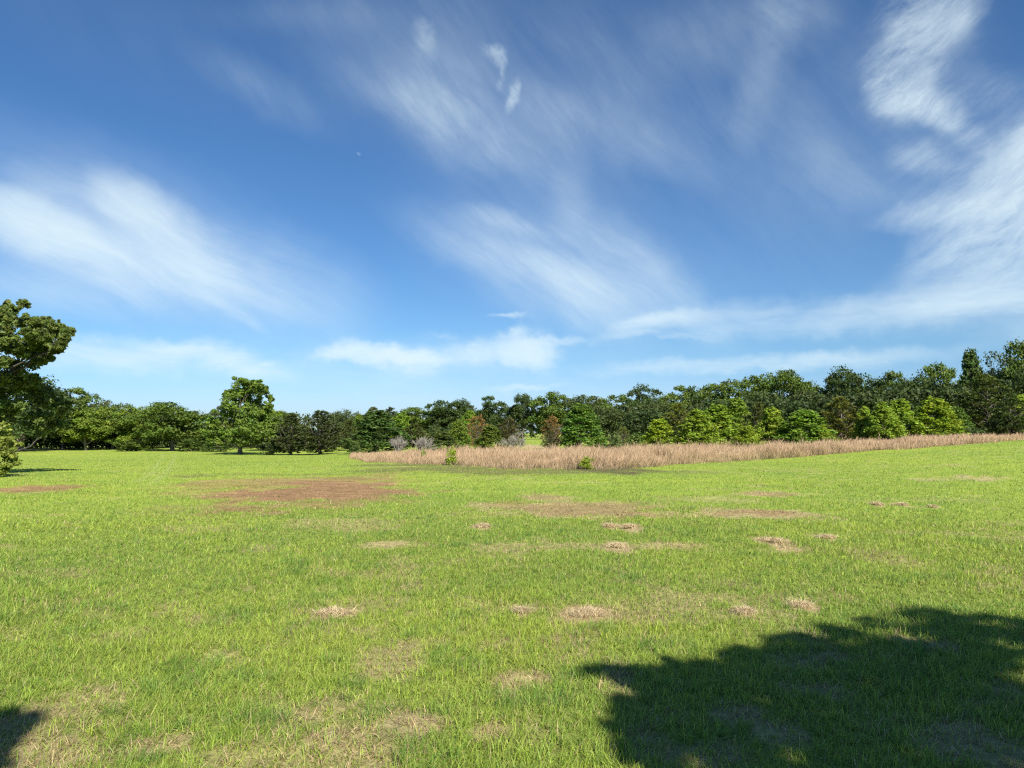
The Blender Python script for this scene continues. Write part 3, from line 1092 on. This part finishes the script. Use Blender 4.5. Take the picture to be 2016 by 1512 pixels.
# ---- far pecan group behind
GF = 'far trees behind the meadow'
for a in [
    ('pecan_tree', 868, 786, 69, 190, DARK, 'leftmost crown of the far dark pecan group'),
    ('pecan_tree', 905, 782, 76, 186, DARK, 'broad crown in the far dark pecan group above the dull green bush'),
    ('pecan_tree', 972, 778, 74, 184, DARK, 'far dark pecan standing right of the broad far crown'),
    ('pecan_tree', 1028, 772, 55, 180, DARK, 'narrow tall far pecan above the distant meadow gap'),
    ('pecan_tree', 1086, 768, 99, 178, MID, 'far wide pecan behind the smaller rust brown tree'),
    ('pecan_tree', 1150, 776, 87, 180, OAK, 'far tree behind the large fresh green conical tree'),
    ('pecan_tree', 1205, 774, 97, 178, MID, 'far tree with lumpy top right of the large fresh green conical tree'),
    ('oak_tree', 1195, 795, 138, 150, OAK, 'dark broad oak over the right meadow gap'),
    ('oak_tree', 1280, 785, 138, 145, OAK, 'dark broad oak behind the lime young tree'),
    ('pecan_tree', 1275, 752, 76, 170, DARK, 'open topped pecan rising left of the right skyline'),
    ('pecan_tree', 1325, 757, 80, 166, MID, 'pecan on the skyline right of the open topped pecan'),
    ('pecan_tree', 1368, 756, 71, 168, DARK, 'dark lumpy pecan on the skyline left of the broad green one'),
    ('pecan_tree', 1424, 742, 103, 158, MID, 'broad green pecan left of the notch in the right skyline'),
    ('pecan_tree', 1500, 732, 92, 150, MID, 'pecan right of the notch in the right skyline'),
    ('pecan_tree', 1563, 722, 99, 146, MID, 'airy pecan with small sky holes on the right skyline'),
    ('pecan_tree', 1650, 718, 103, 142, DARK, 'high dark pecan on the right skyline'),
    ('oak_tree', 1600, 764, 150, 118, OAK, 'grey green oak below the airy pecan'),
    ('oak_tree', 1490, 770, 138, 125, OAK, 'grey green oak behind the olive pine and the young trees'),
    ('oak_tree', 1400, 785, 126, 128, OAK, 'grey green oak behind the pair of fresh green conical trees'),
    ('oak_tree', 1722, 730, 138, 118, DARK, 'near black oak right of the high dark pecan'),
    ('pecan_tree', 1765, 726, 80, 150, MID, 'tree top peeping over the near black oak'),
    ('oak_tree', 1800, 736, 126, 112, DARK, 'dark oak above the two bright conical trees at the right'),
    ('pecan_tree', 1855, 710, 85, 122, MID, 'pecan with open twiggy top left of the pointed tree'),
    ('sweetgum_tree', 1916, 682, 62, 104, (0.068, 0.119, 0.023), 'tall pointed tree on the skyline near the right edge'),
    ('oak_tree', 1880, 755, 103, 100, DARK, 'dark oak low behind the pale trunked pine'),
    ('oak_tree', 1968, 690, 110, 104, OAK, 'grey green oak right of the tall pointed tree'),
    ('pecan_tree', 2028, 660, 103, 98, MID, 'tallest tree cut off by the right edge'),
    ('oak_tree', 2060, 700, 126, 88, DARK, 'dark tree cut by the right edge, in front of the tallest one'),
]:
    tree(*a, group=GF)
# ---- young trees behind the dry grass at the right
GY = 'young trees behind the dry grass'
for a in [
    ('cedar_tree', 1226, 836, 34, 70, (0.164, 0.198, 0.041), 'small pointed cedar left of the lime young tree'),
    ('sweetgum_tree', 1298, 821, 66, 60, LIME, 'lime yellow young tree standing alone at the middle right'),
    ('pine_tree', 1334, 792, 66, 84, (0.164, 0.183, 0.029), 'olive tree between the lime young tree and the fresh green conical pair'),
    ('sweetgum_tree', 1372, 804, 87, 58, (0.208, 0.297, 0.025), 'fresh green conical tree, left of a close pair'),
    ('sweetgum_tree', 1412, 794, 90, 62, (0.188, 0.282, 0.025), 'fresh green conical tree, right of a close pair'),
    ('sweetgum_tree', 1450, 782, 82, 76, (0.164, 0.249, 0.025), 'taller green tree behind the close conical pair'),
    ('pine_tree', 1494, 790, 66, 70, OLIVE, 'brownish olive pine behind the bright conical tree'),
    ('sweetgum_tree', 1519, 800, 63, 60, (0.242, 0.330, 0.028), 'bright conical tree in front of the brownish olive pine'),
    ('sweetgum_tree', 1470, 836, 58, 54, (0.242, 0.322, 0.025), 'low fresh green young tree left of the bright conical tree'),
    ('sweetgum_tree', 1582, 803, 100, 58, (0.164, 0.272, 0.028), 'egg shaped green tree between the bright conical tree and the large olive pine'),
    ('sweetgum_tree', 1618, 834, 34, 57, LIME, 'thin yellow green sapling between the egg shaped tree and the large olive pine'),
    ('pine_tree', 1654, 780, 84, 66, (0.155, 0.165, 0.025), 'large olive pine right of the egg shaped tree'),
    ('sweetgum_tree', 1702, 798, 45, 60, (0.351, 0.396, 0.028), 'slender yellow green tree touching the large olive pine'),
    ('sweetgum_tree', 1738, 790, 69, 58, (0.196, 0.289, 0.025), 'bright green conical tree, left half of a joined pair'),
    ('sweetgum_tree', 1770, 784, 77, 60, (0.208, 0.305, 0.025), 'bright green conical tree, right half of a joined pair'),
    ('sweetgum_tree', 1812, 798, 63, 64, (0.143, 0.231, 0.025), 'green young tree left of the bright yellow green one'),
    ('sweetgum_tree', 1840, 778, 87, 60, (0.418, 0.454, 0.025), 'bright yellow green tree with a pale thin trunk'),
    ('sweetgum_tree', 1880, 798, 66, 64, (0.099, 0.173, 0.025), 'dark green young tree right of the bright yellow green one'),
    ('sweetgum_tree', 2008, 776, 66, 62, (0.286, 0.348, 0.025), 'yellow green young tree at the right edge'),
]:
    tree(*a, group=GY)
tree('pine_tree', 1942, 734, 108, 68, (0.101, 0.131, 0.027), 'tall loose olive tree showing its whitish trunk near the right edge', bark=M_PALE)
tree('pine_tree', 1990, 772, 70, 60, (0.081, 0.119, 0.025), 'olive pine right of the whitish trunked tree')

# ---- shrubs
GS = 'shrubs'
for a in [
    ('shrub', 890, 876, 26, 36.5, LIME, 'small yellow green bush standing in the dry grass'),
    ('shrub', 1154, 896, 28, 32.2, LIME, 'low lime green weed clump low in the dry grass'),
    ('shrub', 835, 884, 12, 41, BRIGHT, 'tiny green bush at the back of the dry grass'),
    ('shrub', 1200, 852, 46, 68, (0.095, 0.138, 0.037), 'grey green bush left of the small pointed cedar'),
    ('shrub', 1252, 850, 44, 66, (0.108, 0.163, 0.032), 'green bush between the small pointed cedar and the lime young tree'),
    ('shrub', 700, 868, 30, 74, (0.081, 0.125, 0.026), 'dark low bush at the left end of the dry grass'),
    ('shrub', 1575, 850, 30, 56, (0.135, 0.213, 0.023), 'small bush at the foot of the egg shaped tree'),
    ('shrub', 1640, 853, 32, 55, (0.203, 0.250, 0.032), 'yellow green bush at the foot of the large olive pine'),
    ('shrub', 1800, 842, 30, 60, (0.095, 0.163, 0.026), 'low bush between the joined conical pair and the bright yellow green tree'),
    ('shrub', 1910, 836, 70, 60, (0.081, 0.125, 0.026), 'low dark bush under the whitish trunked tree'),
    ('shrub', 262, 864, 60, 119, (0.088, 0.138, 0.021), 'bush at the foot of the left wood beside the round full tree'),
    ('shrub', 380, 862, 64, 119, (0.081, 0.125, 0.021), 'bush right of the round full tree'),
    ('shrub', 430, 858, 56, 117, (0.068, 0.106, 0.021), 'dark bush left of the tall lone tree'),
    ('shrub', 540, 862, 44, 98, (0.054, 0.088, 0.021), 'dark bush right of the tall lone tree trunk'),
]:
    tree(*a, cat='bush', group=GS)


# ---- trees built for their own outline -----------------------------------------
def lobed_tree(kind, loc, lobes, leaf, per, color, label, trunk_r, H, seed, skip=1, subr=(0.28, 0.55), reach=1.0, aspect=1.5, bark=None, sub=6, flat=0.72, top=0.6, trunk_top=None, limbs=None, cat='tree', shell=0.35, dens=None):
    """lobes: (x, y, z, radius) relative to the tree's foot"""
    rng = np.random.default_rng(seed)
    parts, forks = [], []
    for (lx, ly, lz, R) in lobes:
        c = np.array([lx, ly, lz])
        forks.append(c)
        for j in range(sub):
            d = rand_dirs(rng, 1)[0]
            d[2] = d[2] * 0.7 + 0.15
            parts.append(lobe_leaves(rng, c + d * R * rng.uniform(0.35, reach), R * rng.uniform(*subr), per, leaf, flat, shell=shell, aspect=aspect))
    V, Q, C = merge(parts)
    root = bpy.data.objects.new(kind, None)
    COL.objects.link(root)
    root.location = loc
    tag(root, label, cat)
    c = obj('crown', mesh_np(kind + '_crown', V, Q, C), M_LEAF, root)
    c.color = (*color, 1)
    obj('trunk', trunk_mesh(kind + '_trunk', rng, H, trunk_r, forks[::skip], top, 0.01), bark or M_BARK, root)
    return root


# tall lone tree on the field
LD = 100.0
lx, ly = at(475, LD)
lz = tz(lx, ly)
k = LD / F
rows = [(470, 768, 22, 0), (452, 780, 16, 1), (490, 758, 12, 0), (478, 752, 14, -1), (505, 772, 18, 1), (516, 765, 12, -1), (525, 786, 9, 1), (530, 800, 8, -1), (442, 776, 9, 1),
        (470, 795, 22, -1), (500, 795, 18, 1), (458, 808, 18, 1), (440, 815, 14, -1), (485, 815, 22, 0), (510, 812, 16, -1), (425, 832, 14, 0), (450, 835, 20, 1.5), (520, 803, 9, 1),
        (480, 835, 18, 1), (505, 840, 24, -2.2), (530, 848, 18, -1.6), (485, 848, 18, -2), (545, 858, 12, -1), (510, 862, 22, -2.2), (475, 862, 14, -1.6), (535, 868, 12, 0), (490, 872, 10, -2),
        (455, 850, 16, 0), (440, 850, 14, 1), (500, 752, 8, 1), (548, 848, 14, -1), (552, 862, 12, -.5), (420, 852, 16, .5), (412, 866, 13, 1), (435, 868, 12, 0), (515, 815, 16, 0), (480, 785, 18, 1), (488, 800, 18, 2), (465, 790, 16, 2), (478, 812, 20, 2.5), (470, 825, 20, 2), (495, 822, 18, 2), (515, 828, 14, 1), (465, 765, 20, 1.5), (478, 775, 18, 2)]
lobes = [((px - 475) * k, dy, EYE + (852 - py) * k - lz, r * k * (1.14 if py < 806 else 1.32)) for (px, py, r, dy) in rows]
lobed_tree('pecan_tree', (lx, ly, lz), lobes, 0.30, 75, (0.12, 0.185, 0.024), 'tall lone tree with layered crown standing out on the left field', 0.30, 9.5, 301, sub=9, top=0.8)

# overhanging tree at the left edge
BD = 28.0
bx, by = at(-75, BD)
bz = tz(bx, by)
k = BD / F
rows = [(8, 606, 15, 0), (-12, 622, 22, 1), (28, 634, 18, -.5), (62, 636, 13, 0), (88, 640, 14, .3), (108, 650, 12, .3), (122, 668, 9, 0), (80, 662, 15, -.5), (50, 655, 20, .5), (18, 655, 30, -1),
        (112, 684, 8, 0), (62, 684, 16, .5), (36, 690, 22, 0), (8, 700, 34, 1), (-30, 680, 50, 0), (26, 718, 16, -.5), (82, 704, 7, .2), (-10, 740, 36, .5), (-60, 665, 50, -1), (20, 592, 9, .3), (-25, 612, 16, 0),
        (-80, 660, 50, 1), (-120, 680, 60, 0), (-110, 700, 60, -1), (-60, 740, 50, 1), (-140, 760, 50, 0), (-5, 775, 34, 1.5), (-40, 800, 40, .6), (14, 748, 18, .8), (14, 795, 22, 2), (-14, 830, 36, 2), (-170, 650, 50, 1), (-130, 630, 36, 0),
        (60, 668, 15, 0), (95, 688, 8, .2), (48, 674, 18, .4), (30, 672, 22, -.6), (76, 648, 13, .6), (104, 668, 9, -.3), (45, 628, 14, .6), (95, 672, 10, .4), (60, 708, 10, .3)]
lobes = [((px + 75) * k, dy * 1.6, EYE + (852 - py) * k - bz, r * k) for (px, py, r, dy) in rows]
lobed_tree('oak_tree', (bx, by, bz), lobes, 0.165, 50, (0.115, 0.155, 0.032), 'big tree with boughs reaching into the picture at the left edge', 0.34, 8.5, 302, skip=5, reach=1.25, subr=(0.16, 0.42), aspect=2.0, bark=M_DARK, sub=34, top=0.75, shell=0.0)
# leafy bush under it
k = 27.5 / F
sx, sy = at(-12, 27.5)
sz = tz(sx, sy)
rows = [(0, 860, 26, 0), (-20, 880, 34, .4), (22, 872, 16, 0), (30, 895, 14, -.2), (10, 900, 24, -.3), (34, 912, 10, -.2), (5, 920, 18, -.4), (-30, 910, 30, 0), (22, 925, 10, -.3), (-40, 850, 34, 0)]
lobes = [((px + 12) * k, dy, EYE + (852 - py) * k - sz, r * k * 1.35) for (px, py, r, dy) in rows]
lobed_tree('shrub', (sx, sy, sz), lobes, 0.12, 90, (0.18, 0.225, 0.036), 'sunlit leafy bush under the overhanging tree at the left edge', 0.05, 1.4, 303, sub=7, cat='bush', top=0.7)


# ---- grey bare shrubs
def bare_shrub(px, top, width, dist, label, seed):
    rng = np.random.default_rng(seed)
    x, y = at(px, dist)
    z = tz(x, y)
    H = EYE + (852 - top) * dist / F - z
    W = width * dist / F
    parts = []

    def grow(p, d, L_, r, lev):
        q = p + d * L_
        mid = (p + q) / 2 + rng.normal(0, 0.05 * L_, 3)
        parts.append(tube([p, mid, q], [r, r * 0.8, r * 0.6], 4))
        if lev == 0:
            return
        for _ in range(4):
            nd = unit((d + rng.normal(0, 0.42, 3) + np.array([0, 0, 0.12]))[None])[0]
            s = p + (q - p) * rng.uniform(0.45, 1.0)
            grow(s, nd, L_ * rng.uniform(0.55, 0.8), r * 0.6, lev - 1)
    for i in range(9):
        a = 6.283 * i / 9 + rng.normal(0, 0.2)
        sp = rng.uniform(0.15, 0.75)
        d = unit(np.array([math.cos(a) * sp * W / H, math.sin(a) * sp * W / H, 1.0])[None])[0]
        grow(np.array([math.cos(a) * 0.05, math.sin(a) * 0.05, -0.05]), d, H * rng.uniform(0.3, 0.42), 0.026, 3)
    V, Q, C = merge(parts)
    f = H / max(V[:, 2].max(), 0.1)
    g = W / (np.percentile(np.abs(V[:, 0]), 98) * 2)
    V = V * np.array([g, g, f])
    o = obj('bare_shrub', mesh_np('bare_shrub', V, Q, C, True), M_DEAD)
    o.location = (x, y, z)
    tag(o, label, 'bare bush', 'grey bare shrubs')


bare_shrub(784, 855, 34, 58, 'grey leafless shrub, tall and narrow, in front of the broad dark conical tree', 401)
bare_shrub(833, 855, 46, 56, 'grey leafless shrub with a round fan of twigs', 402)
bare_shrub(1011, 848, 50, 56, 'pale leafless shrub leaning right beside the meadow gap', 403)

# ---- stuff that reads as one mass: far wood and undergrowth


def mass(name, label, specs, leaf, color, seed):
    rng = np.random.default_rng(seed)
    parts = []
    for (px, top, dist, wpx, n) in specs:
        x, y = at(px, dist)
        z = tz(x, y)
        H = EYE + (852 - top) * dist / F - z
        W = wpx * dist / F
        for _ in range(n):
            d = rand_dirs(rng, 1)[0]
            c = np.array([x, y, z + H * (0.08 + 0.74 * rng.random())]) + d * np.array([W / 2, W / 2, H * 0.08]) * rng.uniform(0.3, 0.95)
            parts.append(lobe_leaves(rng, c, H * rng.uniform(0.14, 0.24), 34, leaf * (H / 8) ** 0.4, 0.8, shell=0.1))
    V, Q, C = merge(parts)
    o = obj(name, mesh_np(name, V, Q, C), M_LEAF)
    o.color = (*color, 1)
    tag(o, label, 'wood', kind='stuff')
    return o


rng0 = np.random.default_rng(77)
sp = []
for px in range(560, 900, 16):
    sp.append((px, 808 + rng0.uniform(-5, 8), rng0.uniform(220, 270), 42, 16))
for px in range(880, 1330, 22):
    sp.append((px, 797 + rng0.uniform(-6, 8), rng0.uniform(215, 250), 46, 16))
mass('far_wood', 'distant dark wood closing the view behind the trees', sp, 0.7, (0.066, 0.098, 0.026), 71)
sp = []
for px in range(-90, 535, 14):
    sp.append((px, np.interp(px, [-90, 60, 200, 300, 420, 540], [770, 790, 812, 820, 836, 832]) + rng0.uniform(-6, 10), rng0.uniform(134, 152), 40, 34))
for px in range(1240, 2080, 14):
    sp.append((px, np.interp(px, [1240, 1450, 1650, 1850, 2080], [800, 782, 766, 756, 730]) + rng0.uniform(-8, 10), rng0.uniform(112, 128) - 0.03 * (px - 1240), 38, 30))
for px in range(520, 720, 14):
    sp.append((px, 840 + rng0.uniform(-8, 8), rng0.uniform(118, 150), 34, 18))
for px in list(range(840, 1000, 14)):
    sp.append((px, 836 + rng0.uniform(-8, 8), rng0.uniform(150, 175), 34, 18))
mass('undergrowth', 'dark tangled undergrowth filling the foot of the woods', sp, 0.5, (0.050, 0.076, 0.020), 72)


# ---- hay clumps on the turf
def hay_clump(px, py, rx, label, seed):
    rng = np.random.default_rng(seed)
    x, y = px2ground(px, py)
    R = rx * y / F * 0.85
    n = 420
    a = rng.random(n) * 6.283
    q = rng.random(n) ** 0.7 * (0.6 + 0.8 * vnoise(np.cos(a) * 3 + 11, np.sin(a) * 3 + 5, seed))
    bx_, by_ = np.cos(a) * q * R, np.sin(a) * q * R * 0.9
    w_ = 0.7 + 0.6 * vnoise(np.cos(a) * 2 + 7, np.sin(a) * 2 + 7, seed)
    bx_, by_ = bx_ * w_, by_ * w_
    bz_ = 0.02 * np.clip(1 - q ** 2, 0, 1) * (0.5 + rng.random(n)) * min(1, R / 0.15) + 0.008
    c = np.array([0.66, 0.545, 0.33]) * (0.6 + 0.7 * rng.random((n, 1)))
    c = np.where((rng.random(n) < 0.2)[:, None], c * np.array([0.75, 0.66, 0.6]), c)
    ln = rng.uniform(0.05, 0.13, n)
    V, Q, C = blades(bx_, by_, bz_, ln, np.full(n, 0.0045) * max(1, y / 6), rng.uniform(0.9, 1.5, n), rng.random(n) * 6.283, c, 2, 0.3, facing=rng.random(n) * 6.283)
    o = obj('hay_clump', mesh_np('hay_clump', V, Q, C), M_STRAW)
    o.location = (x, y, tz(x, y))
    tag(o, label, 'hay', 'small heaps of dry hay on the turf')


for i, a in enumerate(HAY):
    hay_clump(*a, seed=500 + i)

# ---- white scrap by the dark soil


def white_scrap():
    rng = np.random.default_rng(9)
    x, y = px2ground(1177, 922)
    n = 9
    V, Q = [], []
    for j in range(n):
        for i in range(n):
            u, v = i / (n - 1) - 0.5, j / (n - 1) - 0.5
            V.append([u * 0.24 + rng.normal(0, 0.01), v * 0.16 + rng.normal(0, 0.01), 0.05 + 0.05 * math.sin(7 * u + 3 * v) + rng.normal(0, 0.012)])
    for j in range(n - 1):
        for i in range(n - 1):
            a = j * n + i
            Q.append([a, a + 1, a + n + 1, a + n])
    m = bpy.data.materials.new('white_plastic')
    m.use_nodes = True
    N, L = m.node_tree.nodes, m.node_tree.links
    nz = N.new('ShaderNodeTexNoise')
    nz.inputs['Scale'].default_value = 25
    r = N.new('ShaderNodeValToRGB')
    r.color_ramp.elements[0].color = (0.6, 0.58, 0.54, 1)
    r.color_ramp.elements[1].color = (0.85, 0.84, 0.82, 1)
    L.new(nz.outputs['Fac'], r.inputs[0])
    L.new(r.outputs[0], N['Principled BSDF'].inputs['Base Color'])
    o = obj('litter_scrap', mesh_np('litter_scrap', np.array(V), np.array(Q)), m)
    sm = o.modifiers.new('thickness', 'SOLIDIFY')
    sm.thickness = 0.004
    o.location = (x, y, tz(x, y))
    tag(o, 'small crumpled white scrap at the foot of the dry grass', 'litter')


white_scrap()

# ---- trees behind the camera whose crowns shade the near turf
hx, hy = sun_vec[0] / sun_vec[2], sun_vec[1] / sun_vec[2]


def shade_tree(loc, spots, label, seed, leaf=0.13, per=62, H=7.0, kind='oak_tree'):
    lobes = []
    for (px, py, r, h) in spots:
        gx, gy = px2ground(px, py) if py < 1700 else (px, py)
        lobes.append((gx + hx * h - loc[0], gy + hy * h - loc[1], h, r))
    return lobed_tree(kind, loc, lobes, leaf, per, (0.05, 0.09, 0.02), label, 0.3, H, seed, reach=1.3, subr=(0.16, 0.5), sub=14, top=0.75, shell=0.0)


spots = [(1750, 1400, .35, 6.3), (1960, 1450, .4, 6.5), (1850, 1430, .3, 6.4), (1395, 1362, .2, 5.7), (1340, 1385, .16, 5.5), (1500, 1318, .24, 6.0), (1570, 1300, .26, 6.0), (1270, 1400, .17, 5.4), (1235, 1450, .09, 5.4), (1225, 1335, .16, 5.6), (1300, 1345, .17, 5.4), (1370, 1330, .2, 5.6), (1440, 1330, .25, 5.8), (1530, 1310, .3, 6.0), (1640, 1290, .36, 6.0), (1740, 1275, .4, 6.4), (1850, 1258, .42, 6.2),
         (1950, 1255, .42, 6.6), (2040, 1260, .5, 6.2), (1400, 1410, .28, 5.6), (1300, 1440, .2, 5.3), (1480, 1400, .3, 5.8), (1580, 1400, .4, 6.1), (1700, 1380, .5, 6.4), (1840, 1370, .55, 6.8), (1980, 1370, .6, 6.4),
         (1285, 1500, .12, 5.4), (1400, 1500, .26, 5.6), (1520, 1490, .35, 5.7), (1650, 1490, .42, 6.0), (1800, 1490, .5, 6.3), (1950, 1490, .55, 6.5), (2120, 1400, .8, 6.8), (2150, 1300, .7, 6.6),
         (1700, 1300, .3, 6.2), (1790, 1310, .35, 6.5), (1880, 1300, .4, 6.4), (1500, 1560, .4, 6.0), (1750, 1580, .5, 6.2), (2000, 1600, .6, 6.4), (2250, 1500, .8, 6.8)]
stx, sty = 7.2, -4.2
shade_tree((stx, sty, tz(stx, sty)), spots, 'tree behind the viewer whose crown shades the lower right turf', 601)
spots = [(5, 1455, .15, 5.0), (-60, 1450, .25, 5.2), (-140, 1430, .3, 5.5), (-200, 1500, .4, 5.6), (-300, 1450, .5, 5.8), (-300, 1560, .5, 6), (-60, 1520, .16, 5.2)]
shade_tree((-3.0, -4.4, 0.0), spots, 'tree behind the viewer whose bough shades the lower left corner', 602, H=6.0)
